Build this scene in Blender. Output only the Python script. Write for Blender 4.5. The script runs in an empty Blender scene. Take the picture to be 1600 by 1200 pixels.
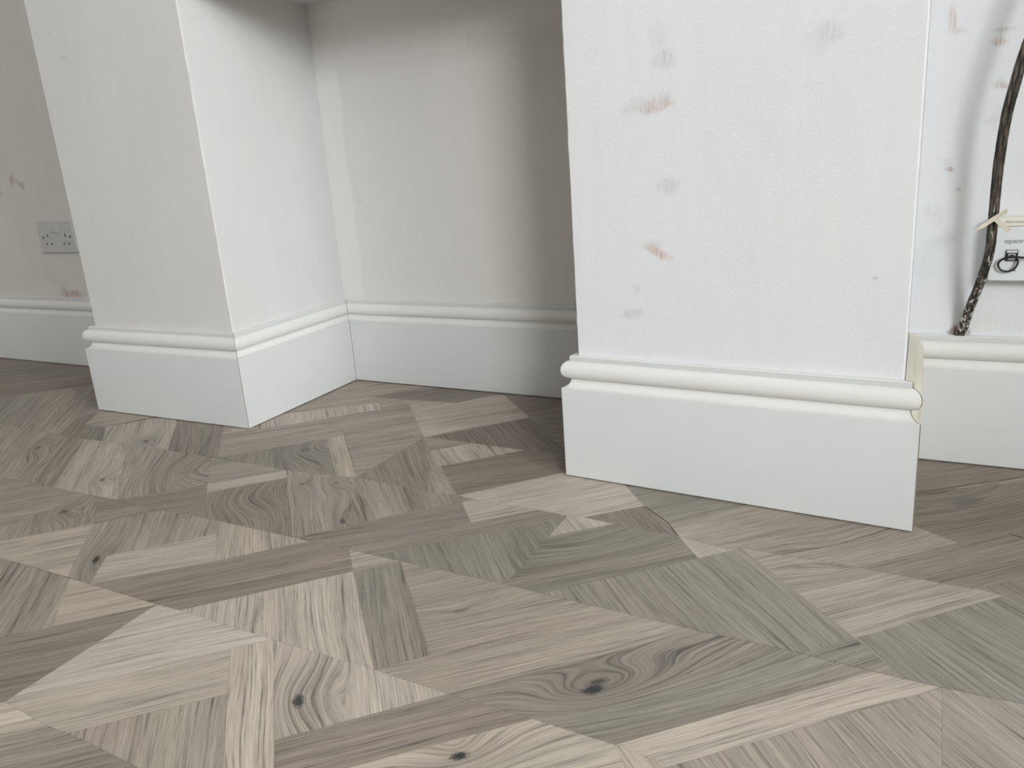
import bpy, bmesh, math, random
from mathutils import Vector, Matrix
random.seed(7)

# ---------------------------------------------------------------- camera
scn = bpy.context.scene
COL = scn.collection
cam_d = bpy.data.cameras.new('camera'); cam = bpy.data.objects.new('camera', cam_d); COL.objects.link(cam)
cam_d.sensor_width = 36.0; cam_d.lens = 1244.568*36/1600; cam_d.clip_start = .01
RX = Vector((0.87155346, 0.48517694, -0.07069592)); UY = Vector((-0.07595202, 0.27604915, 0.95813786)); FW = Vector((-0.48438194, 0.82969887, -0.27744176))
M = Matrix.Identity(4)
for i in range(3):
    M[i][0] = RX[i]; M[i][1] = UY[i]; M[i][2] = -FW[i]
M.translation = Vector((1.31612978, -1.07000587, 0.49659761)); cam.matrix_world = M
scn.camera = cam

# ---------------------------------------------------------------- light and exposure
vs = scn.view_settings
vs.view_transform = 'Standard'; vs.look = 'None'; vs.gamma = 1; vs.use_curve_mapping = False; vs.exposure = -0.13
w = bpy.data.worlds.new('sky'); scn.world = w; w.use_nodes = True
w.node_tree.nodes['Background'].inputs[0].default_value = (.75, .85, 1, 1); w.node_tree.nodes['Background'].inputs[1].default_value = .5
def daylight(name, loc, aim, sx, sy, power, colour):
    l = bpy.data.lights.new(name, 'AREA'); l.shape = 'RECTANGLE'; l.size = sx; l.size_y = sy; l.energy = power; l.color = colour
    o = bpy.data.objects.new(name, l); COL.objects.link(o); o.location = loc
    o.rotation_euler = (Vector(aim)-Vector(loc)).to_track_quat('-Z', 'Z').to_euler(); return o
ROOMX, ROOMY = 5.0, -3.8
daylight('window_daylight', (4.05, ROOMY-.02, 2.0), (2.5, 0, .8), 1.4, 1.0, 172, (.95, .98, 1.0))
daylight('side_window_daylight', (ROOMX+.02, -1.75, 1.6), (1, -.8, .6), 1.1, 1.1, 140, (.93, .97, 1.0))

# ---------------------------------------------------------------- helpers
def tag(o, label=None, cat=None, group=None, kind=None):
    if label: o['label'] = label
    if cat: o['category'] = cat
    if group: o['group'] = group
    if kind: o['kind'] = kind
    return o
def obj(name, bm, mat, parent=None, smooth=False):
    me = bpy.data.meshes.new(name); bmesh.ops.recalc_face_normals(bm, faces=bm.faces[:]) ; bm.to_mesh(me); bm.free()
    if smooth:
        for f in me.polygons: f.use_smooth = True
    me.materials.append(mat)
    o = bpy.data.objects.new(name, me); COL.objects.link(o)
    if parent: o.parent = parent; o.matrix_parent_inverse = parent.matrix_world.inverted()
    return o
def empty(name, loc, rot=None):
    o = bpy.data.objects.new(name, None); COL.objects.link(o); o.empty_display_size = .05
    o.matrix_world = Matrix.Translation(loc) @ (rot if rot else Matrix.Identity(4)); return o
def local(o, parent):      # mesh already in the parent's own frame
    o.parent = parent; return o
def prism(bm, pts, zs, jit=None):
    rings = []
    for z in zs:
        rings.append([bm.verts.new((p[0]+(random.uniform(-1, 1)*jit[i] if jit else 0), p[1]+(random.uniform(-1, 1)*jit[i] if jit else 0), z)) for i, p in enumerate(pts)])
    n = len(pts)
    for a, b in zip(rings, rings[1:]):
        for i in range(n): bm.faces.new((a[i], a[(i+1) % n], b[(i+1) % n], b[i]))
    bm.faces.new(rings[0][::-1]); bm.faces.new(rings[-1])
def box(bm, x0, x1, y0, y1, z0, z1, bev=0):
    r = bmesh.ops.create_cube(bm, size=1); vsx = r['verts']
    for v in vsx: v.co = Vector((x0+(v.co.x+.5)*(x1-x0), y0+(v.co.y+.5)*(y1-y0), z0+(v.co.z+.5)*(z1-z0)))
    if bev:
        es = list({e for v in vsx for e in v.link_edges})
        bmesh.ops.bevel(bm, geom=es, offset=bev, segments=3, profile=.5, affect='EDGES')
def spline(pts, n=8):
    out = []; P = [Vector(p) for p in pts]
    for i in range(len(P)-1):
        a = P[max(i-1, 0)]; b = P[i]; c = P[i+1]; d = P[min(i+2, len(P)-1)]
        for k in range(n):
            t = k/n
            out.append(.5*((2*b)+(c-a)*t+(2*a-5*b+4*c-d)*t*t+(3*b-a-3*c+d)*t**3))
    out.append(P[-1]); return out
def tube(bm, path, rad, seg=14, squash=1, wob=0):
    rings = []
    ref = Vector((0, 1, 0))
    for i, p in enumerate(path):
        t = (path[min(i+1, len(path)-1)]-path[max(i-1, 0)]).normalized()
        u = t.cross(ref)
        u = u.normalized() if u.length > .05 else t.cross(Vector((1, 0, 0))).normalized()
        v = t.cross(u)
        r = rad*(1+random.uniform(-wob, wob))
        rings.append([bm.verts.new(p+u*math.cos(2*math.pi*k/seg)*r*squash+v*math.sin(2*math.pi*k/seg)*r) for k in range(seg)])
    for a, b in zip(rings, rings[1:]):
        for k in range(seg): bm.faces.new((a[k], a[(k+1) % seg], b[(k+1) % seg], b[k]))
    bm.faces.new(rings[0][::-1]); bm.faces.new(rings[-1])

# ---------------------------------------------------------------- node helpers
class NT:
    def __init__(s, name):
        s.m = bpy.data.materials.new(name); s.m.use_nodes = True; s.t = s.m.node_tree; s.b = s.t.nodes['Principled BSDF']
    def n(s, typ, **k):
        nd = s.t.nodes.new(typ)
        for a, b in k.items(): setattr(nd, a, b)
        return nd
    def set(s, sock, v):
        if hasattr(v, 'is_output') or isinstance(v, bpy.types.NodeSocket): s.t.links.new(v, sock)
        elif v is not None: sock.default_value = v
    def math(s, op, a, b=None, c=None, clamp=False):
        nd = s.n('ShaderNodeMath', operation=op, use_clamp=clamp)
        for i, v in enumerate((a, b, c)): s.set(nd.inputs[i], v)
        return nd.outputs[0]
    def vm(s, op, a, b=None):
        nd = s.n('ShaderNodeVectorMath', operation=op); s.set(nd.inputs[0], a); s.set(nd.inputs[1], b)
        return nd.outputs['Value'] if op in ('LENGTH', 'DISTANCE', 'DOT_PRODUCT') else nd.outputs[0]
    def noise(s, vec, scale, detail=2, rough=.5):
        nd = s.n('ShaderNodeTexNoise'); s.set(nd.inputs['Vector'], vec); nd.inputs['Scale'].default_value = scale
        nd.inputs['Detail'].default_value = detail; nd.inputs['Roughness'].default_value = rough; return nd.outputs['Fac']
    def ramp(s, v, a, b, lo=0., hi=1.):
        nd = s.n('ShaderNodeMapRange', interpolation_type='SMOOTHSTEP'); s.set(nd.inputs[0], v)
        for i, x in enumerate((a, b, lo, hi)): nd.inputs[i+1].default_value = x
        return nd.outputs[0]
    def mix(s, f, a, b, mode='MIX'):
        nd = s.n('ShaderNodeMix', data_type='RGBA', blend_type=mode)
        s.set(nd.inputs[0], f)
        for i, v in ((6, a), (7, b)):
            if isinstance(v, tuple): v = v+(1,) if len(v) == 3 else v
            s.set(nd.inputs[i], v)
        return nd.outputs[2]
    def bump(s, h, dist, strength=1.):
        nd = s.n('ShaderNodeBump'); s.set(nd.inputs['Height'], h); nd.inputs['Distance'].default_value = dist; nd.inputs['Strength'].default_value = strength
        s.t.links.new(nd.outputs[0], s.b.inputs['Normal'])
    def base(s, c): s.set(s.b.inputs['Base Color'], c if not isinstance(c, tuple) else c+(1,))
    def rough(s, r): s.set(s.b.inputs['Roughness'], r)

def plain(name, c, r=.5, var=.04, sc=40):
    N = NT(name); g = N.n('ShaderNodeTexCoord').outputs['Object']
    f = N.noise(g, sc, 3); N.base(N.mix(f, tuple(x*(1-var) for x in c), tuple(min(1, x*(1+var)) for x in c))); N.rough(r); return N.m

def plaster(name, c, stains=(), mott=.05, patches=()):
    # stains: (x, z, half-width, half-height, tilt, colour, strength)
    N = NT(name); g = N.n('ShaderNodeTexCoord').outputs['Object']
    sc1 = N.vm('MULTIPLY', g, (1, 1, .45))
    low = N.noise(sc1, 5, 4, .6); mid = N.noise(N.vm('MULTIPLY', g, (1, 1, .12)), 45, 4, .6); fine = N.noise(g, 260, 3, .7)
    v = N.math('ADD', N.math('MULTIPLY', N.math('SUBTRACT', low, .5), mott*2.2), N.math('MULTIPLY', N.math('SUBTRACT', mid, .5), mott*.9))
    v = N.math('ADD', v, N.math('MULTIPLY', N.math('SUBTRACT', fine, .5), mott*.8))
    v = N.math('ADD', v, 1.0)
    hue = N.noise(sc1, 3.3, 2)
    colr = N.mix(N.ramp(hue, .35, .65), c, (c[0]*.985, c[1]*.99, c[2]*1.02))
    comb = N.n('ShaderNodeCombineXYZ')
    for i in range(3): N.set(comb.inputs[i], v)
    colr = N.mix(1.0, colr, comb.outputs[0], 'MULTIPLY')
    sep = N.n('ShaderNodeSeparateXYZ'); N.set(sep.inputs[0], g)
    for (y0, y1, z0, z1, ax, colour, st) in patches:     # rectangular trowelled patches: soft-edged
        h = sep.outputs[0 if ax == 'x' else 1]
        wob = N.math('MULTIPLY', N.math('SUBTRACT', N.noise(g, 9, 3), .5), .03)
        h2 = N.math('ADD', h, wob); z2 = N.math('ADD', sep.outputs[2], wob)
        m = N.math('MULTIPLY', N.math('MULTIPLY', N.ramp(h2, y0-.006, y0+.006), N.ramp(h2, y1-.006, y1+.006, 1, 0)),
                   N.math('MULTIPLY', N.ramp(z2, z0-.01, z0+.01), N.ramp(z2, z1-.006, z1+.006, 1, 0)))
        colr = N.mix(N.math('MULTIPLY', m, st), colr, colour)
    # vertical scrub streaks break up the stains
    streak = N.noise(N.vm('MULTIPLY', g, (1, 1, .1)), 420, 3, .65)
    blot = N.noise(N.vm('MULTIPLY', g, (1, 1, .7)), 48, 5, .75)
    for (x, z, rx, rz, tilt, colour, st) in stains:
        dx = N.math('SUBTRACT', sep.outputs[0], x); dz = N.math('SUBTRACT', sep.outputs[2], z)
        a, b = math.cos(tilt), math.sin(tilt)
        ex = N.math('DIVIDE', N.math('ADD', N.math('MULTIPLY', dx, a), N.math('MULTIPLY', dz, b)), rx)
        ez = N.math('DIVIDE', N.math('SUBTRACT', N.math('MULTIPLY', dz, a), N.math('MULTIPLY', dx, b)), rz)
        d = N.math('SQRT', N.math('ADD', N.math('MULTIPLY', ex, ex), N.math('MULTIPLY', ez, ez)))
        d = N.math('ADD', d, N.math('MULTIPLY', N.math('SUBTRACT', blot, .5), 1.9))
        m = N.math('MULTIPLY', N.ramp(d, .35, 1.2, 1, 0), N.ramp(streak, .36, .64, .3, 1))
        colr = N.mix(N.math('MULTIPLY', m, st), colr, colour)
    N.base(colr); N.rough(.85); N.b.inputs['Specular IOR Level'].default_value = .25
    N.bump(N.math('ADD', N.math('MULTIPLY', fine, .35), N.math('ADD', low, N.math('MULTIPLY', mid, .5))), .0012, .6)
    return N.m

PINK = (.56, .41, .345); BROWN = (.34, .25, .20); GREY = (.50, .49, .48)
BASEW = (.74, .735, .725)
m_pier = plaster('plaster_right_pier', (.75, .75, .755), [
    (.945, .543, .034, .009, .12, PINK, .75), (.928, .545, .04, .014, .1, GREY, .35), (.955, .552, .014, .014, 0, GREY, .5),
    (.941, .352, .027, .008, -.42, PINK, .9), (.936, .362, .02, .008, 0, GREY, .3),
    (.9555, .600, .02, .014, 0, GREY, .5), (.95, .625, .014, .025, 0, GREY, .25), (.961, .440, .020, .014, 0, GREY, .5),
    (.905, .263, .022, .008, .2, GREY, .55), (.912, .30, .008, .008, 0, GREY, .3), (1.161, .606, .016, .014, 0, GREY, .4), (1.15, .60, .03, .02, .4, GREY, .2),
    (1.222, .32, .0028, .0024, 0, BROWN, .9), (1.05, .50, .006, .002, -.8, (.85, .85, .85), .8)], .05)
m_left_pier = plaster('plaster_left_pier', (.67, .66, .64), [
    (-.275, .74, .012, .006, -.3, GREY, .5), (-.3, .79, .01, .004, .3, GREY, .4)], .06)
m_back = plaster('plaster_recess', (.77, .75, .715), [
    (.115, .47, .012, .05, 0, GREY, .12), (.122, .42, .004, .003, 0, BROWN, .5), (.108, .56, .003, .04, 0, GREY, .12)], .05,
    [(.10, .43, .1, .70, 'x', (.62, .60, .60), .35), (.43, .9, .1, .72, 'x', (.63, .605, .59), .3)])
m_alc_r = plaster('plaster_right_alcove', (.745, .755, .765), [
    (1.2756, .628, .007, .02, 0, PINK, .85), (1.283, .612, .012, .006, 0, GREY, .4), (1.338, .607, .017, .003, 0, GREY, .7), (1.3336, .592, .011, .007, 0, PINK, .95),
    (1.3356, .60, .006, .012, 0, GREY, .45), (1.3453, .5365, .012, .006, -.2, PINK, .8), (1.338, .540, .008, .008, 0, GREY, .5),
    (1.338, .50, .008, .02, 0, GREY, .35), (1.330, .492, .01, .006, 0, GREY, .3), (1.287, .432, .006, .004, -.3, (.48, .34, .28), .95), (1.284, .442, .006, .006, 0, GREY, .4),
    (1.3003, .4036, .003, .003, 0, BROWN, .95), (1.262, .30, .02, .03, 0, (.6, .66, .66), .4), (1.272, .37, .015, .02, 0, GREY, .25),
    (1.311, .199, .012, .010, .5, (.16, .06, .03), 1.0), (1.318, .20, .012, .012, .2, (.20, .09, .05), .9), (1.36, .215, .04, .02, 0, (.70, .66, .62), .4)], .05)
m_alc_l = plaster('plaster_left_alcove', (.68, .66, .62), [
    (-1.0221, .528, .012, .020, -.5, BROWN, .7), (-.98, .507, .010, .013, -.5, BROWN, .8), (-1.0, .518, .02, .01, -.5, BROWN, .4), (-1.085, .49, .012, .006, 0, BROWN, .5),
    (-.855, .206, .05, .013, 0, (.42, .28, .22), .9), (-.90, .207, .02, .02, 0, (.42, .28, .22), .7), (-.90, .22, .03, .02, 0, GREY, .4), (-.96, .27, .02, .01, -.4, GREY, .45), (-1.0, .44, .004, .004, 0, BROWN, .6),
    (-.995, .38, .004, .004, 0, BROWN, .5), (-.93, .245, .06, .02, 0, GREY, .25)], .08)
m_room = plain('plaster_room', (.46, .44, .40), .85); m_ceil = plain('plaster_ceiling', (.78, .78, .77), .85)

def white_paint(name, c, top):
    N = NT(name); g = N.n('ShaderNodeTexCoord').outputs['Object']
    f = N.noise(g, 14, 3); h = N.noise(g, 900, 2, .7)
    zz = N.n('ShaderNodeSeparateXYZ'); N.set(zz.inputs[0], g)
    c0 = N.mix(N.ramp(zz.outputs[2], .1456, .1462), c, top)
    c0 = N.mix(N.math('MULTIPLY', N.ramp(zz.outputs[2], .1872, .1876), N.ramp(zz.outputs[2], .1938, .1942, 1, 0)), c0, tuple(x*.97 for x in c))   # factory-primed moulding is a creamier white than the painted flat; fillet darkened, front-face shade put into its colour
    N.base(N.mix(N.ramp(f, .3, .7), c0, (.985, .985, .985), 'MULTIPLY')); N.rough(.42); N.b.inputs['Specular IOR Level'].default_value = .35
    return N.m
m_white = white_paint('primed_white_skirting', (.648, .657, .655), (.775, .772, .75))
m_cream = white_paint('bare_cream_skirting', (.72, .68, .57), (.78, .74, .62))
m_plate = plain('white_plastic_faceplate', (.54, .545, .55), .35, .02)
m_box = plain('white_plastic_box', (.74, .77, .78), .35, .01)
m_boxtop = plain('cream_plastic_strip', (.80, .78, .68), .4, .01)
m_hole = plain('dark_hole', (.02, .018, .016), .8, .1)
m_black = plain('black_plastic', (.012, .012, .013), .35, .1)
m_ink = plain('grey_print', (.16, .15, .17), .6, .03)
m_tape = plain('masking_tape', (.66, .60, .49), .75, .1, 60)
N = NT('old_black_cable'); g = N.n('ShaderNodeTexCoord').outputs['Object']
sp = N.noise(N.vm('MULTIPLY', g, (1, 1, .35)), 260, 4, .7); lowz = N.n('ShaderNodeSeparateXYZ'); N.set(lowz.inputs[0], g)
amt = N.ramp(lowz.outputs[2], .19, .47, .545, .70)
painted = N.math('GREATER_THAN', N.math('SUBTRACT', sp, amt), .0)
br = N.noise(N.vm('MULTIPLY', g, (1, 1, .15)), 300, 3)
cc = N.mix(N.ramp(br, .45, .62), (.014, .012, .010), (.105, .08, .055)); cc = N.mix(painted, cc, (.62, .60, .54))
N.base(cc); N.rough(.55); N.bump(sp, .0012, .5); m_cable = N.m

# ---------------------------------------------------------------- wood floor
# traced mosaic pieces: name, tone class, grain angle in degrees, corners in metres on the floor
FLOOR=[
  ('P1','L',46.0,[(0.1596,-0.5553),(0.3114,-0.5506),(0.1879,-0.431),(0.1028,-0.524),(0.069,-0.5606)]),
  ('P2a','M',46.0,[(0.0158,-0.5336),(0.0579,-0.4946),(0.0652,-0.4064),(0.0648,-0.3613),(-0.0815,-0.3661),(-0.1807,-0.3681),(-0.3137,-0.3665)]),
  ('P2b','M',-48.0,[(0.069,-0.5606),(0.1028,-0.524),(0.1879,-0.431),(0.0942,-0.3614),(0.0648,-0.3613),(0.0652,-0.4064),(0.0579,-0.4946),(0.0158,-0.5336)]),
  ('P2c','D',46.0,[(0.1879,-0.431),(0.2531,-0.3563),(0.1413,-0.3573),(0.0942,-0.3614)]),
  ('P3','K',-43.5,[(0.3114,-0.5506),(0.3584,-0.5506),(0.3073,-0.4907),(0.4034,-0.3815),(0.3701,-0.35),(0.3577,-0.3501),(0.2531,-0.3563),(0.1879,-0.431)]),
  ('P4','L',46.0,[(0.4034,-0.3815),(0.3073,-0.4907),(0.3584,-0.5506),(0.4695,-0.4415)]),
  ('P5','L',-45.0,[(0.4034,-0.3815),(0.4695,-0.4415),(0.552,-0.3487),(0.5198,-0.349),(0.3701,-0.35)]),
  ('P6','D',46.0,[(0.4892,-0.5488),(0.5278,-0.5463),(0.6659,-0.3915),(0.621,-0.3473),(0.5911,-0.3455),(0.552,-0.3487),(0.4695,-0.4415),(0.3584,-0.5506)]),
  ('P7','X',-43.9,[(0.6368,-0.5461),(0.6814,-0.5458),(0.8209,-0.5429),(0.6659,-0.3915),(0.5278,-0.5463)]),
  ('P8','L',46.0,[(0.6659,-0.3915),(0.7067,-0.3469),(0.6699,-0.3469),(0.621,-0.3473)]),
  ('P9','G',-44.8,[(0.8209,-0.5429),(0.8599,-0.4992),(0.7067,-0.3469),(0.6659,-0.3915)]),
  ('P10','M',46.0,[(0.8599,-0.4992),(0.8209,-0.5429),(0.9122,-0.5442),(1.1002,-0.3496),(0.9128,-0.3468),(0.8618,-0.3452),(0.7067,-0.3469)]),
  ('P11','G',46.0,[(1.0033,-0.5419),(1.0839,-0.5417),(1.268,-0.3504),(1.2207,-0.3492),(1.2036,-0.3475),(1.1002,-0.3496),(0.9122,-0.5442)]),
  ('P12','L',46.0,[(1.0839,-0.5417),(1.1357,-0.5447),(1.3272,-0.3511),(1.2955,-0.3509),(1.268,-0.3504)]),
  ('P13','M',-44.1,[(1.1357,-0.5447),(1.1094,-0.5714),(1.2648,-0.5763),(1.3335,-0.5439),(1.3272,-0.3511)]),
  ('P14','M',-44.4,[(1.3335,-0.5439),(1.4587,-0.4963),(1.4803,-0.3462),(1.3907,-0.3478),(1.3272,-0.3511)]),
  ('Q1','M',-41.8,[(0.2883,-0.7661),(0.3736,-0.673),(0.4114,-0.6347),(0.3182,-0.5513),(0.1596,-0.5553),(-0.1998,-0.5618)]),
  ('Q2','L',46.0,[(0.4114,-0.6347),(0.4892,-0.5488),(0.3182,-0.5513)]),
  ('Q3','D',46.0,[(0.4286,-0.8249),(0.5017,-0.7384),(0.4892,-0.5488),(0.4114,-0.6347),(0.3736,-0.673),(0.2883,-0.7661)]),
  ('Q4','X',46.0,[(0.5017,-0.7384),(0.6497,-0.5773),(0.6814,-0.5458),(0.6368,-0.5461),(0.5278,-0.5463),(0.4892,-0.5488)]),
  ('Q5','L',46.0,[(0.5783,-0.742),(0.6087,-0.7399),(0.7077,-0.6345),(0.6497,-0.5773),(0.5017,-0.7384)]),
  ('Q6','M',-44.6,[(0.649,-0.7392),(0.7131,-0.7405),(0.8329,-0.7535),(0.7077,-0.6345),(0.6087,-0.7399)]),
  ('Q7','X',-44.5,[(0.7077,-0.6345),(0.8329,-0.7535),(0.847,-0.7671),(0.8876,-0.748),(0.8014,-0.663),(0.6814,-0.5458),(0.6497,-0.5773)]),
  ('Q8','X',-44.3,[(0.8014,-0.663),(0.9122,-0.5442),(0.8209,-0.5429),(0.6814,-0.5458)]),
  ('Q9','D',46.0,[(0.8465,-0.7071),(0.887,-0.6609),(1.0033,-0.5419),(0.9122,-0.5442),(0.8014,-0.663)]),
  ('Q10','L',46.0,[(0.8465,-0.7071),(0.8876,-0.748),(1.1375,-0.611),(1.1094,-0.5714),(1.0839,-0.5417),(1.0033,-0.5419),(0.887,-0.6609)]),
  ('Q11','L',-52.6,[(1.1094,-0.5714),(1.1357,-0.5447),(1.0839,-0.5417)]),
  ('Q11b','M',46.0,[(1.1375,-0.611),(1.1454,-0.6327),(1.2648,-0.5763),(1.1094,-0.5714)]),
  ('Q12','X',46.0,[(0.4709,-0.8426),(0.5482,-0.769),(0.5783,-0.742),(0.5017,-0.7384),(0.4286,-0.8249)]),
  ('Q13','M',46.0,[(0.5275,-0.8664),(0.5948,-0.7947),(0.649,-0.7392),(0.6087,-0.7399),(0.5783,-0.742),(0.5482,-0.769),(0.4709,-0.8426)]),
  ('Q14','D',46.0,[(0.5927,-0.8936),(0.8329,-0.7535),(0.7131,-0.7405),(0.649,-0.7392),(0.5948,-0.7947),(0.5275,-0.8664)]),
  ('R1','M',-45.5,[(-0.3137,-0.3665),(-0.1807,-0.3681),(-0.0815,-0.3661),(-0.2702,-0.1801),(-0.3018,-0.1784),(-0.5264,-0.178),(-0.9156,-0.1927),(-0.6504,-0.3731)]),
  ('R3','D',-44.6,[(-0.0815,-0.3661),(-0.0269,-0.3639),(-0.2207,-0.1758),(-0.2702,-0.1801)]),
  ('R4','L',-47.5,[(-0.0269,-0.3639),(0.0648,-0.3613),(0.1413,-0.3573),(-0.0429,-0.2119),(-0.1112,-0.1702),(-0.2207,-0.1758)]),
  ('R5','M',-43.8,[(-0.0429,-0.2119),(0.1413,-0.3573),(0.2352,-0.255),(0.1357,-0.1611),(0.0178,-0.1634),(-0.1112,-0.1702)]),
  ('R6','D',46.0,[(0.2531,-0.3563),(0.3422,-0.3514),(0.2352,-0.255),(0.1413,-0.3573)]),
  ('R7','M',46.0,[(0.2352,-0.255),(0.322,-0.16),(0.2476,-0.1582),(0.1357,-0.1611)]),
  ('R8','L',46.0,[(0.2635,-0.2805),(0.3488,-0.1858),(0.322,-0.16),(0.2352,-0.255)]),
  ('R9','D',-43.6,[(0.3422,-0.3514),(0.3577,-0.3501),(0.5198,-0.349),(0.3488,-0.1858),(0.2635,-0.2805)]),
  ('R10','M',-40.1,[(0.3488,-0.1858),(0.5198,-0.349),(0.5287,-0.3456),(0.631,-0.2192),(0.5591,-0.1465),(0.5505,-0.1469),(0.4635,-0.1422),(0.4258,-0.1498),(0.322,-0.16)]),
  ('R11','D',-37.0,[(0.631,-0.2192),(0.6844,-0.1639),(0.6661,-0.1462),(0.6497,-0.1447),(0.5591,-0.1465)]),
  ('R12','D',46.0,[(0.552,-0.3487),(0.621,-0.3473),(0.7349,-0.2177),(0.6844,-0.1639),(0.631,-0.2192),(0.5287,-0.3456)]),
  ('R12b','L',46.0,[(0.7349,-0.2177),(0.8046,-0.1472),(0.7007,-0.1482),(0.6844,-0.1639)]),
  ('R12c','D',46.0,[(0.6844,-0.1639),(0.7007,-0.1482),(0.6661,-0.1462)]),
  ('R13','D',46.0,[(0.6699,-0.3469),(0.7411,-0.2671),(0.8311,-0.179),(0.8534,-0.1511),(0.8046,-0.1472),(0.7349,-0.2177),(0.621,-0.3473)]),
  ('R14','G',-43.1,[(0.7067,-0.3469),(0.8618,-0.3452),(0.8623,-0.319),(0.8567,-0.2162),(0.8534,-0.1511),(0.8311,-0.179),(0.7411,-0.2671),(0.6699,-0.3469)]),
  ('R15','L',-36.3,[(0.8567,-0.2162),(0.9245,-0.1497),(0.8771,-0.1465),(0.8534,-0.1511)]),
  ('R16','G',46.0,[(0.8623,-0.319),(0.8618,-0.3452),(0.9128,-0.3468),(1.0561,-0.2006),(1.0155,-0.1526),(0.9245,-0.1497),(0.8567,-0.2162)]),
  ('R18','L',-49.9,[(1.0561,-0.2006),(1.0977,-0.156),(1.0825,-0.1655),(1.0155,-0.1526)]),
  ('R19','G',-44.3,[(1.1002,-0.3496),(1.2036,-0.3475),(1.2471,-0.302),(1.0977,-0.156),(1.0561,-0.2006),(0.9128,-0.3468)]),
  ('R20','M',46.0,[(1.2471,-0.302),(1.3808,-0.1606),(1.355,-0.1556),(1.3303,-0.157),(1.2329,-0.1534),(1.1661,-0.1552),(1.0977,-0.156)]),
  ('R22','G',-48.2,[(1.2955,-0.3509),(1.3272,-0.3511),(1.3907,-0.3478),(1.4803,-0.3462),(1.5046,-0.1769),(1.3808,-0.1606),(1.2471,-0.302)]),
  ('R23','G',46.0,[(1.2207,-0.3492),(1.268,-0.3504),(1.2955,-0.3509),(1.2471,-0.302),(1.2036,-0.3475)]),
  ('R24','D',-40.3,[(1.3808,-0.1606),(1.5046,-0.1769),(1.5315,0.0097),(1.4002,-0.1137),(1.355,-0.1556)]),
  ('U1','E',-44.3,[(0.9245,-0.1497),(1.0155,-0.1526),(0.943,-0.0819),(0.8771,-0.1465)]),
  ('U2','L',46.0,[(0.7007,-0.1482),(0.8046,-0.1472),(0.8534,-0.1511),(0.8771,-0.1465),(0.943,-0.0819),(0.9026,-0.0374),(0.8321,0.0505),(0.7801,-0.0103),(0.6661,-0.1462)]),
  ('U3','E',46.0,[(0.6661,-0.1462),(0.7801,-0.0103),(0.8321,0.0505),(0.7373,0.1318),(0.6736,0.0577),(0.5721,-0.0545)]),
  ('U4','L',-47.2,[(0.5721,-0.0545),(0.6736,0.0577),(0.5657,0.0581),(0.5131,0.0003)]),
  ('U5','M',46.0,[(0.5131,0.0003),(0.5657,0.0581),(0.4952,0.0592),(0.4618,0.0554)]),
  ('U6a','D',-48.0,[(0.4635,-0.1422),(0.5505,-0.1469),(0.5591,-0.1465),(0.6129,-0.1505),(0.5131,0.0003),(0.4618,0.0554)]),
  ('U6b','M',-45.6,[(0.6129,-0.1505),(0.6497,-0.1447),(0.6661,-0.1462),(0.5721,-0.0545),(0.5131,0.0003)]),
  ('U7','M',46.0,[(0.4635,-0.1422),(0.4618,0.0554),(0.3971,0.0563),(0.2722,0.0466)]),
  ('U8','L',-36.3,[(0.4258,-0.1498),(0.4635,-0.1422),(0.2992,0.017),(0.2819,-0.0108)]),
  ('U9','G',-42.8,[(0.2476,-0.1582),(0.322,-0.16),(0.4258,-0.1498),(0.2819,-0.0108),(0.1969,-0.1099),(0.1506,-0.1593)]),
  ('U10','M',46.0,[(0.1506,-0.1593),(0.1969,-0.1099),(0.2819,-0.0108),(0.2992,0.017),(0.2722,0.0466),(0.3971,0.0563),(0.4618,0.0554),(0.2818,0.2433),(0.2679,0.1703),(0.1547,0.0413),(0.0179,-0.0267)]),
  ('U11','L',-44.2,[(0.1547,0.0413),(0.2679,0.1703),(0.2356,0.2062),(0.0523,0.0824),(0.0439,-0.066)]),
  ('U12','M',46.0,[(0.2356,0.2062),(0.2679,0.1703),(0.2818,0.2433),(0.1785,0.2374),(0.0835,0.2351),(0.0551,0.0611)]),
  ('U13','M',46.0,[(0.0835,0.2351),(0.1785,0.2374),(0.2505,0.2979),(0.3642,0.3605),(0.1787,0.3961),(0.0283,0.3853),(0.1074,0.1217)]),
  ('U14','E',46.0,[(0.2818,0.2433),(0.4017,0.2553),(0.4514,0.3259),(0.4783,0.3626),(0.3475,0.3871),(0.2505,0.2979),(0.1785,0.2374)]),
  ('U15','L',46.0,[(0.4618,0.0554),(0.5995,0.2169),(0.4709,0.3363),(0.4514,0.3259),(0.4017,0.2553),(0.2818,0.2433)]),
  ('U16','E',-42.1,[(0.4952,0.0592),(0.5657,0.0581),(0.6736,0.0577),(0.7579,0.0611),(0.5995,0.2169),(0.4618,0.0554)]),
  ('U17','D',46.0,[(0.5995,0.2169),(0.7579,0.0611),(0.8041,0.1472),(0.5996,0.4313),(0.4491,0.4151),(0.4709,0.3363)]),
  ('W1','D',46.0,[(-1.3502,-0.08),(-0.9156,-0.1927),(-0.7716,-0.0431),(-0.6112,0.1114),(-0.9144,0.3156),(-1.3725,0.2874),(-2.2247,0.2862)]),
  ('W2','M',-45.0,[(-0.5264,-0.178),(-0.3018,-0.1784),(-0.3777,-0.0953),(-0.3762,-0.0341),(-0.6112,0.1114),(-0.7716,-0.0431),(-0.9156,-0.1927)]),
  ('W3','E',-44.4,[(-0.2702,-0.1801),(-0.2207,-0.1758),(-0.1672,-0.1736),(-0.2476,-0.1113),(-0.3113,-0.0518),(-0.3762,-0.0341),(-0.3777,-0.0953),(-0.3018,-0.1784)]),
  ('W3b','M',46.0,[(-0.3132,-0.1193),(-0.2476,-0.1113),(-0.1953,-0.0161),(-0.3762,-0.0341)]),
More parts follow.
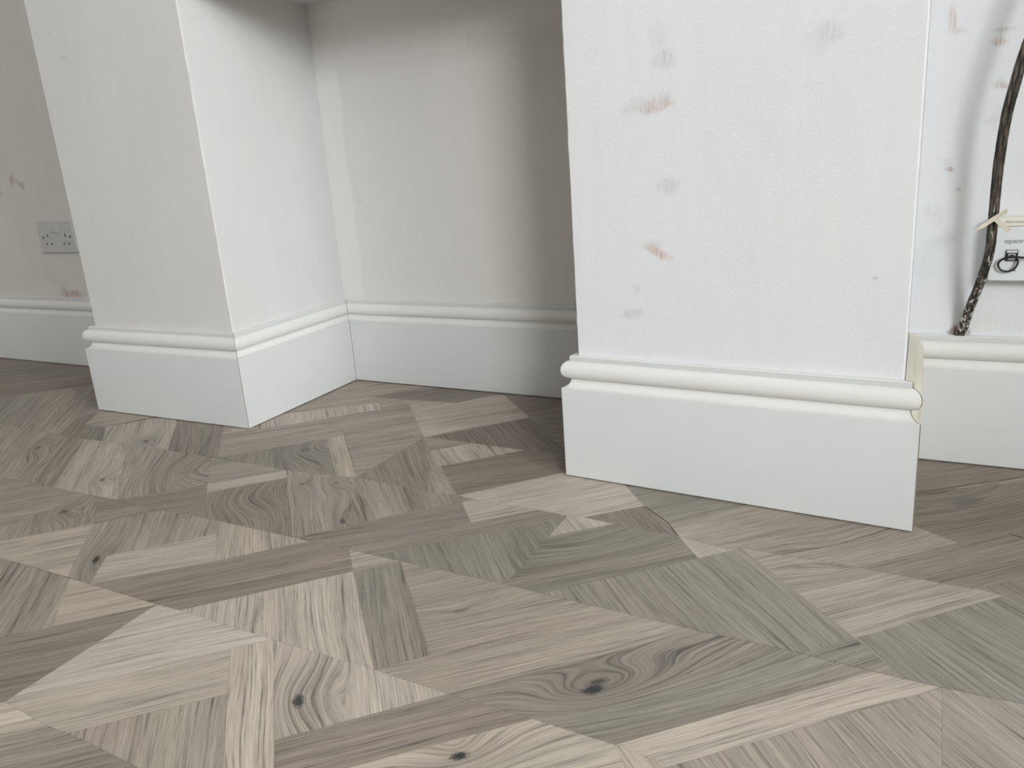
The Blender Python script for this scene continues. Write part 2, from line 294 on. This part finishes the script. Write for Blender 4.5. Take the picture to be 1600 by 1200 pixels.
  ('W4','L',-43.8,[(-0.1672,-0.1736),(-0.1112,-0.1702),(0.0178,-0.1634),(-0.1048,-0.0448),(-0.1559,-0.0039),(-0.1983,-0.035),(-0.2476,-0.1113)]),
  ('W5','D',-43.4,[(-0.1559,-0.0039),(-0.1048,-0.0448),(0.0178,-0.1634),(0.1357,-0.1611),(0.1506,-0.1593),(0.0179,-0.0267),(-0.0349,0.0115)]),
  ('V1','G',46.0,[(0.8674,0.0177),(0.9026,-0.0374),(0.943,-0.0819),(0.9908,-0.1202),(1.0996,-0.0101),(1.083,0.0679)]),
  ('V2','M',46.0,[(1.0155,-0.1526),(1.0825,-0.1655),(1.0977,-0.156),(1.1661,-0.1552),(1.2329,-0.1534),(1.3367,-0.0497),(1.1769,0.0412),(1.0996,-0.0101),(0.9908,-0.1202)]),
  ('V3','E',46.0,[(1.3367,-0.0497),(1.386,0.0002),(1.5219,-0.057),(1.5702,0.2782),(1.2794,0.0902),(1.1769,0.0412)]),
  ('V4','D',46.0,[(1.1769,0.0412),(1.2794,0.0902),(1.4129,0.1979),(1.5646,0.2399),(1.4154,0.2579),(1.2451,0.2186)]),
  ('R21','D',46.0,[(1.3303,-0.157),(1.355,-0.1556),(1.4002,-0.1137),(1.5219,-0.057),(1.4044,-0.0126),(1.386,0.0002),(1.2329,-0.1534)]),
]

TONE = {'L': (.445, .390, .330), 'M': (.350, .305, .256), 'D': (.275, .236, .196), 'G': (.268, .241, .200), 'K': (.36, .318, .266), 'X': (.50, .44, .375), 'E': (.235, .203, .168)}
KNOTS = [   # floor x, y, piece, size along grain, size across, core strength
    (.3028, -.5041, 'P3', .05, .016, 1.), (.8445, -.4156, 'P10', .045, .012, .45), (1.0374, -.4817, 'P11', .05, .024, 1.),
    (1.1152, -.434, 'P11', .13, .035, 0), (.7825, -.6128, 'Q8', .045, .022, .9), (.8071, -.5906, 'Q8', .09, .013, 0), (.9673, -.6094, 'Q10', .035, .018, 1.),
    (.3947, -.1976, 'R10', .02, .012, .7), (.5539, -.2824, 'R10', .05, .014, .8), (.4464, -.1735, 'R10', .025, .015, .5),
    (.0301, -.3083, 'R4', .03, .015, .8), (.1556, -.2276, 'R5', .06, .04, .15), (.3442, -.2772, 'R9', .05, .04, 0), (-.0737, -.1427, 'W4', .03, .016, .9),
    (.2838, -.0703, 'U9', .05, .035, .4), (.9258, -.2291, 'R16', .12, .03, 0), (1.2191, -.1557, 'R20', .06, .02, .35),
    (1.1789, -.1293, 'V2', .12, .02, 0), (-.1138, -.3129, 'R1', .04, .02, .6), (-.268, -.2449, 'R1', .05, .02, .6), (.0959, -.4202, 'P2b', .03, .02, .7), (1.3421, .0797, 'V3', .12, .04, .4)]
OFFS = {}
def to_uv(i, ang, x, y):
    a = math.radians(ang); c, s = math.cos(a), math.sin(a)
    return (x*c+y*s+3.0*(i % 10), -x*s+y*c+3.0*(i//10))
bm = bmesh.new(); uvl = bm.loops.layers.uv.new('grain'); cl = bm.loops.layers.float_color.new('tone')
def piece(i, ang, pts, z, tone, seam=.00028):
    f = bm.faces.new([bm.verts.new((x, y, z)) for x, y in pts])
    if f.normal.z == 0: f.normal_update()
    if f.normal.z < 0: f.normal_flip()
    r = bmesh.ops.inset_individual(bm, faces=[f], thickness=seam, use_even_offset=True)
    for ff, s in [(f, 0.)]+[(q, 1.) for q in r['faces'] if q != f]:
        for lp in ff.loops:
            lp[uvl].uv = to_uv(i, ang, lp.vert.co.x, lp.vert.co.y); k = .72 if s else 1.
            lp[cl] = (tone[0]*k, tone[1]*k, tone[2]*k, 1)
names = {}
def snap(a):
    a = (a-.75+90) % 180-90; return round(a/45)*45+.75 if True else a
for i, (nm, t, ang, pts) in enumerate(FLOOR):
    rr = random.Random(i*13+5); k = rr.uniform(.94, 1.06); h = rr.uniform(-.02, .02)
    T = TONE[t]; tone = (T[0]*k*(1+h), T[1]*k, T[2]*k*(1-h)); an = snap(ang); names[nm] = (i, an)
    piece(i, an, pts, .0004+i*4e-6, tone)
# the rest of the room floor: the same panels, rows parallel to the chimney breast, 45 degree cuts
idx = 100; ROW = .178
f0 = bm.faces.new([bm.verts.new(v) for v in ((-2.6, ROOMY-.1, -.001), (ROOMX+.1, ROOMY-.1, -.001), (ROOMX+.1, .6, -.001), (-2.6, .6, -.001))])
for lp in f0.loops: lp[uvl].uv = to_uv(99, 45.75, lp.vert.co.x, lp.vert.co.y); lp[cl] = (*TONE['M'], 1)
for r in range(-20, 4):
    y0 = -.478+r*ROW; x = -2.6+random.uniform(0, .2); lean = 1
    while x < ROOMX+.1:
        wd = random.uniform(.12, .42); nl = random.choice((1, -1)); 
        b0, b1 = x, x+wd; t0 = x+lean*ROW; t1 = b1+nl*ROW
        if t1 < t0+.02: nl = lean; t1 = b1+nl*ROW
        tone = TONE[random.choice('LMMDGL')]
        P4 = [(b0, y0), (b1, y0), (t1, y0+ROW), (t0, y0+ROW)]
        piece(idx % 97, random.choice((45.75, -44.25)), P4, -.0004, tone); idx += 1
        x += wd; lean = nl
m_floor_o = None
N = NT('grey_oak_mosaic'); uv = N.n('ShaderNodeUVMap', uv_map='grain').outputs[0]
tone = N.n('ShaderNodeVertexColor', layer_name='tone').outputs['Color']
sepv = N.n('ShaderNodeSeparateXYZ'); N.set(sepv.inputs[0], uv)
# slow wander of the grain
wan = N.noise(N.vm('MULTIPLY', uv, (5, 16, 1)), 1, 3, .5)
wan2 = N.noise(N.vm('MULTIPLY', uv, (2.2, 5, 1)), 1, 1, .5)
bump_sum = None; core = None; halo = None
rag = N.math('MULTIPLY', N.math('SUBTRACT', N.noise(uv, 260, 4, .8), .5), 2.6)
for (kx, ky, nm, ru, rv, cs) in KNOTS:
    i, an = names[nm]; u0, v0 = to_uv(i, an, kx, ky)
    d3 = N.vm('MULTIPLY', N.vm('SUBTRACT', uv, (u0, v0, 0)), (1/ru, 1/rv, 0))
    d = N.vm('LENGTH', d3)
    e = N.math('EXPONENT', N.math('MULTIPLY', N.math('MULTIPLY', d, d), -.55))
    h = N.math('MULTIPLY', e, rv*(1.4 if cs else 1.0))
    bump_sum = h if bump_sum is None else N.math('ADD', bump_sum, h)
    if cs:
        d4 = N.vm('LENGTH', N.vm('MULTIPLY', N.vm('SUBTRACT', uv, (u0, v0, 0)), (1/(ru*.21), 1/(rv*.26), 0)))
        d4 = N.math('ADD', d4, rag)
        k1 = N.ramp(d4, .5, 1.5, cs, 0); core = k1 if core is None else N.math('MAXIMUM', core, k1)
        k2 = N.math('MULTIPLY', e, cs*.5); halo = k2 if halo is None else N.math('MAXIMUM', halo, k2)
phase = N.math('ADD', sepv.outputs[1], bump_sum)
phase = N.math('ADD', phase, N.math('MULTIPLY', N.math('SUBTRACT', wan, .5), .010))
phase = N.math('ADD', phase, N.math('MULTIPLY', N.math('SUBTRACT', wan2, .5), .05))
def along(su, sv, detail, rough):   # noise on (u, phase): lines that follow the grain and bend round knots
    cb = N.n('ShaderNodeCombineXYZ'); N.set(cb.inputs[0], N.math('MULTIPLY', sepv.outputs[0], su)); N.set(cb.inputs[1], N.math('MULTIPLY', phase, sv))
    return N.noise(cb.outputs[0], 1, detail, rough)
broad = along(1.6, 26, 3, .55); lines = along(4, 150, 4, .65); fine = along(26, 900, 2, .6); fibre = along(8, 560, 3, .7); pores = along(60, 1500, 1, .5)
rings = along(1.0, 240, 1, .4)
ringm = N.math('ADD', N.ramp(along(3, 20, 2, .5), .52, .72, 0, .5), N.ramp(bump_sum, .002, .016, 0, .9), clamp=True)
rl = N.math('MULTIPLY', N.ramp(N.math('ABSOLUTE', N.math('SUBTRACT', rings, .5)), 0, .045, 1, 0), ringm)
v = N.math('ADD', 1., N.math('MULTIPLY', N.math('SUBTRACT', broad, .5), .75))
v = N.math('ADD', v, N.math('MULTIPLY', N.math('SUBTRACT', lines, .5), .85))
v = N.math('ADD', v, N.math('MULTIPLY', N.math('SUBTRACT', fine, .5), .70))
v = N.math('ADD', v, N.math('MULTIPLY', N.math('SUBTRACT', fibre, .5), 1.15))
v = N.math('SUBTRACT', v, N.ramp(fibre, .38, .44, .24, 0))
v = N.math('SUBTRACT', v, N.math('MULTIPLY', N.ramp(lines, .32, .42, .22, 0), 1.))
v = N.math('SUBTRACT', v, N.math('MULTIPLY', N.ramp(pores, .62, .72), .14))
v = N.math('SUBTRACT', v, N.math('MULTIPLY', rl, .36))
v = N.math('MAXIMUM', v, .25)
comb = N.n('ShaderNodeCombineXYZ')
for k in range(3): N.set(comb.inputs[k], v)
hue = along(1.2, 18, 2, .5)
c2 = N.mix(N.ramp(hue, .38, .62), (.99, 1.003, .985), (1.012, .996, .99))
c3 = N.mix(1., tone, c2, 'MULTIPLY'); c3 = N.mix(1., c3, comb.outputs[0], 'MULTIPLY')
c3 = N.mix(N.math('MULTIPLY', halo, .5), c3, (.14, .125, .10)); c3 = N.mix(core, c3, (.035, .036, .038))
N.base(c3); N.rough(N.ramp(lines, .3, .7, .56, .46)); N.b.inputs['Specular IOR Level'].default_value = .38
N.bump(N.math('ADD', lines, N.math('MULTIPLY', fine, .6)), .0003, .45)
me = bpy.data.meshes.new('floor'); bm.normal_update()
for f in bm.faces:
    if f.normal.z < 0: f.normal_flip()
bm.to_mesh(me); bm.free(); me.materials.append(N.m)
floor = bpy.data.objects.new('floor', me); COL.objects.link(floor); tag(floor, kind='structure')

# ---------------------------------------------------------------- walls
L0 = Vector((-.3626, -.013)); L1 = Vector((.0622, 0)); CC = Vector((.0415, .3595)); R0 = Vector((.8115, -.0005)); R1 = Vector((1.262, -.0189))
def yAL(x): return .2526+.0175*(x+1.2)
def yAR(x): return .2267+.0162*(x-.5)
CR = Vector((.829, .3640)); L0b = Vector((-.352, yAL(-.352))); R1b = Vector((1.250, yAR(1.250)))
WLe = Vector((-2.5, yAL(-2.5))); WRe = Vector((ROOMX, yAR(ROOMX)))
ZL = .8317; TOP = 2.6
def arris(p, q, r, k=.0022):   # rounded plaster corner at q between p and r
    a = (p-q).normalized(); b = (r-q).normalized(); return [q+a*k, q+a*k*.35+b*k*.35, q+b*k]
def zlev(a, b, s):
    n = max(1, int((b-a)/s)); return [a+(b-a)*i/n for i in range(n+1)]
def struct(o, label=None): return tag(o, label, kind='structure')
def pier(name, pts, corners, mat):
    out = []; jit = []
    for i, p in enumerate(pts):
        if i in corners:
            for q, jj in zip(arris(pts[i-1], p, pts[(i+1) % len(pts)]), (0, .0005, 0)): out.append(q); jit.append(jj)
        else: out.append(p); jit.append(0)
    b = bmesh.new(); prism(b, out, zlev(-.02, 1.1, .012)+[TOP], jit); return struct(obj(name, b, mat))
YB = .60
pier('wall_left_pier', [L0, L1, CC, Vector((CC.x, YB)), Vector((L0b.x+.0, YB))], (0, 1), m_left_pier)
# reveal side of the left pier is its own plaster skin
pier('wall_right_pier', [R0, R1, R1b, Vector((R1b.x, YB)), Vector((CR.x, YB)), CR], (0, 1), m_pier)
b = bmesh.new(); prism(b, [CC, CR, Vector((CR.x, YB)), Vector((CC.x, YB))], [-.02, TOP]); struct(obj('wall_recess', b, m_back))
b = bmesh.new(); prism(b, [L1+Vector((-.004, 0)), R0+Vector((.004, 0)), CR+Vector((.004, .01)), CC+Vector((-.004, .01))], [ZL, ZL+.01, TOP], None)
struct(obj('wall_lintel', b, m_left_pier))
b = bmesh.new(); prism(b, [WLe, L0b+Vector((.01, 0)), Vector((L0b.x+.01, YB)), Vector((-2.5, YB))], [-.02, TOP]); struct(obj('wall_left_alcove', b, m_alc_l))
b = bmesh.new(); prism(b, [R1b-Vector((.01, 0)), WRe, Vector((ROOMX, YB)), Vector((R1b.x-.01, YB))], [-.02, TOP]); struct(obj('wall_right_alcove', b, m_alc_r))
b = bmesh.new(); box(b, -2.6, -2.5, ROOMY, YB, -.02, TOP); struct(obj('wall_left', b, m_room))
b = bmesh.new(); 
for (x0, x1, z0, z1) in ((-2.6, 3.3, -.02, TOP), (4.8, ROOMX+.1, -.02, TOP), (3.3, 4.8, -.02, 1.45), (3.3, 4.8, 2.5, TOP)): box(b, x0, x1, ROOMY-.1, ROOMY, z0, z1)
struct(obj('wall_front', b, m_room))
b = bmesh.new()
for (x0, x1, z0, z1) in ((3.3, 4.8, 1.45, 1.5), (3.3, 4.8, 2.49, 2.54), (3.3, 3.35, 1.45, 2.5), (4.75, 4.8, 1.45, 2.5)): box(b, x0, x1, ROOMY-.08, ROOMY-.03, z0, z1)
struct(obj('window_2', b, m_white))
b = bmesh.new(); box(b, 1.98, 2.10, -.40, YB, -.02, TOP); struct(obj('light_blocker_right', b, m_room))  # unseen wall stub added to keep window light off the right alcove
b = bmesh.new(); box(b, -2.6, ROOMX+.1, ROOMY-.1, YB, TOP, TOP+.05); struct(obj('ceiling', b, m_ceil))
b = bmesh.new()
for (y0, y1, z0, z1) in ((ROOMY-.1, -2.35, -.02, TOP), (-1.15, YB, -.02, TOP), (-2.35, -1.15, -.02, 1.0), (-2.35, -1.15, 2.2, TOP)): box(b, ROOMX, ROOMX+.1, y0, y1, z0, z1)
struct(obj('wall_right', b, m_room))
for k, (y0, y1, z0, z1) in enumerate(((-2.35, -1.15, 1.0, 2.2),)):
    b = bmesh.new(); q = .05
    box(b, ROOMX+.02, ROOMX+.08, y0, y1, z0, z0+q); box(b, ROOMX+.02, ROOMX+.08, y0, y1, z1-q, z1)
    box(b, ROOMX+.02, ROOMX+.08, y0, y0+q, z0, z1); box(b, ROOMX+.02, ROOMX+.08, y1-q, y1, z0, z1)
    struct(obj('window_%d' % (k+1), b, m_white))

# ---------------------------------------------------------------- skirting boards
T = .0206; HF = .1459; H = .1949
PROF = [(0, .0026), (T-.0004, .0026), (T, .0030), (T, HF-.0004)]
for i in range(9):    # scotia: hollow from the flat's top edge in to the neck
    a = math.radians(90*i/8); PROF.append((T-.0003-(T-.0090)*math.sin(a), HF+.0002+(.0140)*(1-math.cos(a))))
for i in range(17):   # torus
    a = math.radians(-90+176*i/16); PROF.append((.0090+(T-.0090)*max(0, math.cos(a))**.9, .1740+.0137*math.sin(a)))
PROF += [(.0098, .1874), (.0098, .1940), (.0090, H), (0, H)]
# drop doubled points
PF = [PROF[0]]
for p_ in PROF[1:]:
    if math.hypot(p_[0]-PF[-1][0], p_[1]-PF[-1][1]) > .0002: PF.append(p_)
path = [WLe, L0b, L0, L1, CC, CR, R0, R1, R1b, WRe]
def dirn(i): return (path[i+1]-path[i]).normalized()
def nrm(i): d = dirn(i); return Vector((d.y, -d.x))
def mit(i):     # offset vector per unit projection at path corner i
    if i == 0: return nrm(0)
    if i == len(path)-1: return nrm(len(path)-2)
    a, c = nrm(i-1), nrm(i); return (a+c)/(1+a.dot(c))
BN = ['baseboard_left_alcove', 'baseboard_left_pier_side', 'baseboard_left_pier', 'baseboard_recess_left', 'baseboard_recess_back', 'baseboard_recess_right',
      'baseboard_right_pier', 'baseboard_right_pier_side', 'baseboard_right_alcove']
for i, nm in enumerate(BN):
    b = bmesh.new(); d = dirn(i); rings = []
    A, Z = path[i], path[i+1]; mA, mZ = mit(i), mit(i+1)
    ga = .0005; gz = .0005
    off = Vector((0, 0))
    if nm == 'baseboard_right_pier_side': off = nrm(i)*.0008; ga = .0007
    L = (Z-A).length; n = 1
    for (P, m, g) in ((A, mA, ga), (Z, mZ, -gz)):
        rings.append([b.verts.new((*(P+m*o+d*g+off), z)) for o, z in PF])
    k = len(PF)
    for j in range(k): b.faces.new((rings[0][j], rings[0][(j+1) % k], rings[1][(j+1) % k], rings[1][j]))
    b.faces.new(rings[0][::-1]); b.faces.new(rings[1])
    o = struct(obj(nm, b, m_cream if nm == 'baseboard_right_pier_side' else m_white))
    for f in o.data.polygons: f.use_smooth = False
    for f in o.data.polygons:
        zc = f.center.z
        if .147 < zc < .1872 and len(f.vertices) == 4: f.use_smooth = True
    try: o.data.set_sharp_from_angle(angle=math.radians(32))
    except Exception: pass

# ---------------------------------------------------------------- double wall socket, left alcove
ang = math.atan(.0175); sx0 = -.9476
rot = Matrix.Rotation(ang, 4, 'Z')
s = empty('wall_socket', Vector((sx0, yAL(sx0), .3215)), rot); tag(s, 'white double power socket on the stained wall of the left alcove, beside the left pier', 'socket')
W, HH, D = .158, .086, .0085     # frame: x right, -y towards the room, z up
b = bmesh.new(); box(b, 0, W, -D, 0, 0, HH, .0022); o = obj('faceplate', b, m_plate); local(o, s)
for cx in (.0435, .1215):
    for (hx, hz, hw, hh) in ((cx, .0475, .0042, .0085), (cx-.011, .0245, .0064, .0042), (cx+.011, .0245, .0064, .0042)):
        b = bmesh.new(); box(b, hx-hw/2, hx+hw/2, -D-.0002, -D+.004, hz-hh/2, hz+hh/2, .0003); o = obj('pin_hole', b, m_hole); local(o, s)
for cx in (.0228, .1425):
    b = bmesh.new(); r = bmesh.ops.create_cone(b, cap_ends=True, segments=20, radius1=.0036, radius2=.0032, depth=.0012, matrix=Matrix.Translation((cx, -D-.0003, .043)) @ Matrix.Rotation(math.pi/2, 4, 'X'))
    o = obj('screw', b, m_hole if cx > 1 else plain('screw_recess', (.10, .095, .09), .5)); local(o, s)
for cx in (.0685, .0885):
    b = bmesh.new(); x0, x1 = cx-.0075, cx+.0075
    vv = [b.verts.new(v) for v in ((x0, -D+.001, .0545), (x1, -D+.001, .0545), (x1, -D+.001, .0785), (x0, -D+.001, .0785), (x0, -D-.0045, .0555), (x1, -D-.0045, .0555), (x1, -D-.0012, .0775), (x0, -D-.0012, .0775))]
    for q in ((0, 1, 2, 3), (7, 6, 5, 4), (0, 4, 5, 1), (1, 5, 6, 2), (2, 6, 7, 3), (3, 7, 4, 0)): b.faces.new([vv[z] for z in q])
    bmesh.ops.bevel(b, geom=b.edges[:], offset=.0006, segments=2, affect='EDGES')
    o = obj('rocker_switch', b, m_plate); local(o, s)

# ---------------------------------------------------------------- telephone master socket, right alcove
bx0 = 1.3440; rot = Matrix.Rotation(math.atan(.0162), 4, 'Z')
s = empty('telephone_socket', Vector((bx0, yAR(bx0), .2800)), rot); tag(s, 'white telephone box with grey lettering and cream top strip on right alcove wall', 'telephone socket')
W, HH, D = .098, .0855, .030
b = bmesh.new(); box(b, 0, W, -D, 0, 0, .0735, .0016); local(obj('box_body', b, m_box), s)
b = bmesh.new(); box(b, 0, W, -D+.0006, 0, .0738, HH, .0016); local(obj('top_strip', b, m_boxtop), s)
def text(body, size, x, z, y, parent, mat, name='lettering', bold=0):
    c = bpy.data.curves.new('t', 'FONT'); c.body = body; c.size = size; c.extrude = .0001; c.offset = bold; c.resolution_u = 3
    t = bpy.data.objects.new('t', c); COL.objects.link(t)
    dg = bpy.context.evaluated_depsgraph_get(); me = bpy.data.meshes.new_from_object(t.evaluated_get(dg)); bpy.data.objects.remove(t)
    me.transform(Matrix.Translation((x, y, z)) @ Matrix.Rotation(math.pi/2, 4, 'X')); me.materials.clear(); me.materials.append(mat)
    o = bpy.data.objects.new(name, me); COL.objects.link(o); o.parent = parent; return o
text('openreach', .0094, .0160, .0515, -D-.0002, s, m_ink)
text('Master Socket', .0040, .0150, .0790, -D+.0004, s, plain('brown_print', (.30, .25, .20), .6), 'strip_lettering')
b = bmesh.new(); box(b, .0188, .0333, -D-.0022, -D+.002, .0275, .0425, .0005); fr = obj('port', b, m_black); local(fr, s)
b = bmesh.new(); box(b, .0198, .0323, -D-.0032, -D-.001, .0390, .0418, .0004); o = obj('port_lid', b, m_box); o.parent = fr
b = bmesh.new(); box(b, .0218, .0303, -D-.0028, -D-.001, .0290, .0378, .0004); o = obj('port_plug', b, plain('grey_plastic', (.45, .46, .47), .4)); o.parent = fr
b = bmesh.new(); box(b, .0232, .0290, -D-.0034, -D-.0015, .0330, .0362, .0004); o = obj('port_contacts', b, m_black); o.parent = fr
b = bmesh.new(); box(b, .0270, .0325, -D-.0002, -D+.001, .0135, .0152); local(obj('printed_mark', b, m_ink), s)

def bpt(px, py, off=.0): return (px, .2106-off, py)
wire = spline([bpt(1.46, .318, .004), bpt(1.42, .3130, .008), bpt(1.385, .3133, .009), bpt(1.3755, .3142, .009), bpt(1.3665, .3138, .0085), bpt(1.3585, .3095, .007), bpt(1.3555, .3035, .006),
               bpt(1.3590, .2965, .006), bpt(1.3665, .2938, .006), bpt(1.3735, .2965, .006), bpt(1.3775, .3025, .006), bpt(1.3782, .3080, .005), bpt(1.3760, .3115, .002)], 8)
b = bmesh.new(); tube(b, wire, .0014, 10); o = obj('telephone_wire', b, m_black, smooth=True)
tag(o, 'thin black wire looped in front of the white telephone box', 'wire')

# ---------------------------------------------------------------- old cable pulled off the wall
cpts = [(1.3170, .2355, .1965), (1.3200, .2300, .2055), (1.3265, .2201, .2383), (1.3365, .2002, .2804), (1.3436, .1853, .3222), (1.3441, .1823, .3693), (1.3443, .1803, .4353), (1.3476, .1754, .4948),
        (1.3532, .1725, .5327), (1.3600, .1706, .5693), (1.3750, .169, .63), (1.40, .172, .72), (1.41, .20, .80), (1.415, .2405, .86)]
pth = spline(cpts, 9)
c = empty('old_cable', Vector(cpts[0])); tag(c, 'thick old black cable spotted with white paint, bowed off the right alcove wall', 'cable')
for sgn in (-1, 1):
    b = bmesh.new(); q = []
    for i, p in enumerate(pth):
        ph = .5+.012*i*0+.9*math.sin(i*.055)
        spread = .0031 if i < 30 else .0027
        q.append(p+Vector((sgn*spread*math.cos(ph*.45), sgn*.0016*math.sin(ph), 0)))
    tube(b, q, .0038, 14, 1, .05); o = obj('strand', b, m_cable, c, True)

# ---------------------------------------------------------------- masking tape tied round the cable
def strip(b, pts, wdirs, th=.0007):
    P = [Vector(p) for p in pts]; rings = []
    for i, p in enumerate(P):
        w = Vector(wdirs[i]); t = (P[min(i+1, len(P)-1)]-P[max(i-1, 0)]).normalized(); n = t.cross(w).normalized()*th
        rings.append([b.verts.new(v) for v in (p-w-n, p+w-n, p+w+n, p-w+n)])
    for a, c_ in zip(rings, rings[1:]):
        for k in range(4): b.faces.new((a[k], a[(k+1) % 4], c_[(k+1) % 4], c_[k]))
    b.faces.new(rings[0][::-1]); b.faces.new(rings[-1])
tp = empty('masking_tape', Vector((1.3445, .176, .366))); tag(tp, 'cream masking tape twisted round the black cable, its loose ends sticking out', 'tape')
yf = .1760
b = bmesh.new()
pp = spline([(1.3225, yf-.006, .3525), (1.3290, yf-.007, .3570), (1.3365, yf-.0045, .3625), (1.3430, yf-.0038, .3675), (1.3500, yf-.004, .3725), (1.3590, yf-.007, .3795)], 5)
strip(b, pp, [Vector((-.35, .15, .9)).normalized()*(.0008+.0021*min(1, i/9, )) for i in range(len(pp))]); local(obj('long_end', b, m_tape, tp), tp).matrix_parent_inverse = tp.matrix_world.inverted()
b = bmesh.new()
pp = spline([(1.3445, yf-.0030, .3690), (1.3495, yf-.0042, .3660), (1.3560, yf-.005, .3595), (1.3630, yf-.009, .3535)], 5)
strip(b, pp, [Vector((.75, .1, .6)).normalized()*(.0030-.0003*math.sin(i*.8)) for i in range(len(pp))]); local(obj('short_end', b, m_tape, tp), tp).matrix_parent_inverse = tp.matrix_world.inverted()
b = bmesh.new(); cx, cy, cz = 1.3442, .1824, .3672; rg = []
for k in range(28):
    a = 2*math.pi*k/28; rg.append((cx+.0078*math.cos(a), cy+.0060*math.sin(a), cz+.0052*math.cos(a)))
rings = []
for k, p in enumerate(rg):
    a = 2*math.pi*k/28; n = Vector((math.cos(a), math.sin(a), 0)); w = Vector((-.2, 0, 1))*.0021*(1+.15*math.sin(3*a)); P = Vector(p)
    rings.append([b.verts.new(v) for v in (P-w, P+w, P+w+n*.0007, P-w+n*.0007)])
for k in range(28):
    a, c_ = rings[k], rings[(k+1) % 28]
    for j in range(4): b.faces.new((a[j], a[(j+1) % 4], c_[(j+1) % 4], c_[j]))
local(obj('wrap', b, m_tape, tp), tp).matrix_parent_inverse = tp.matrix_world.inverted()
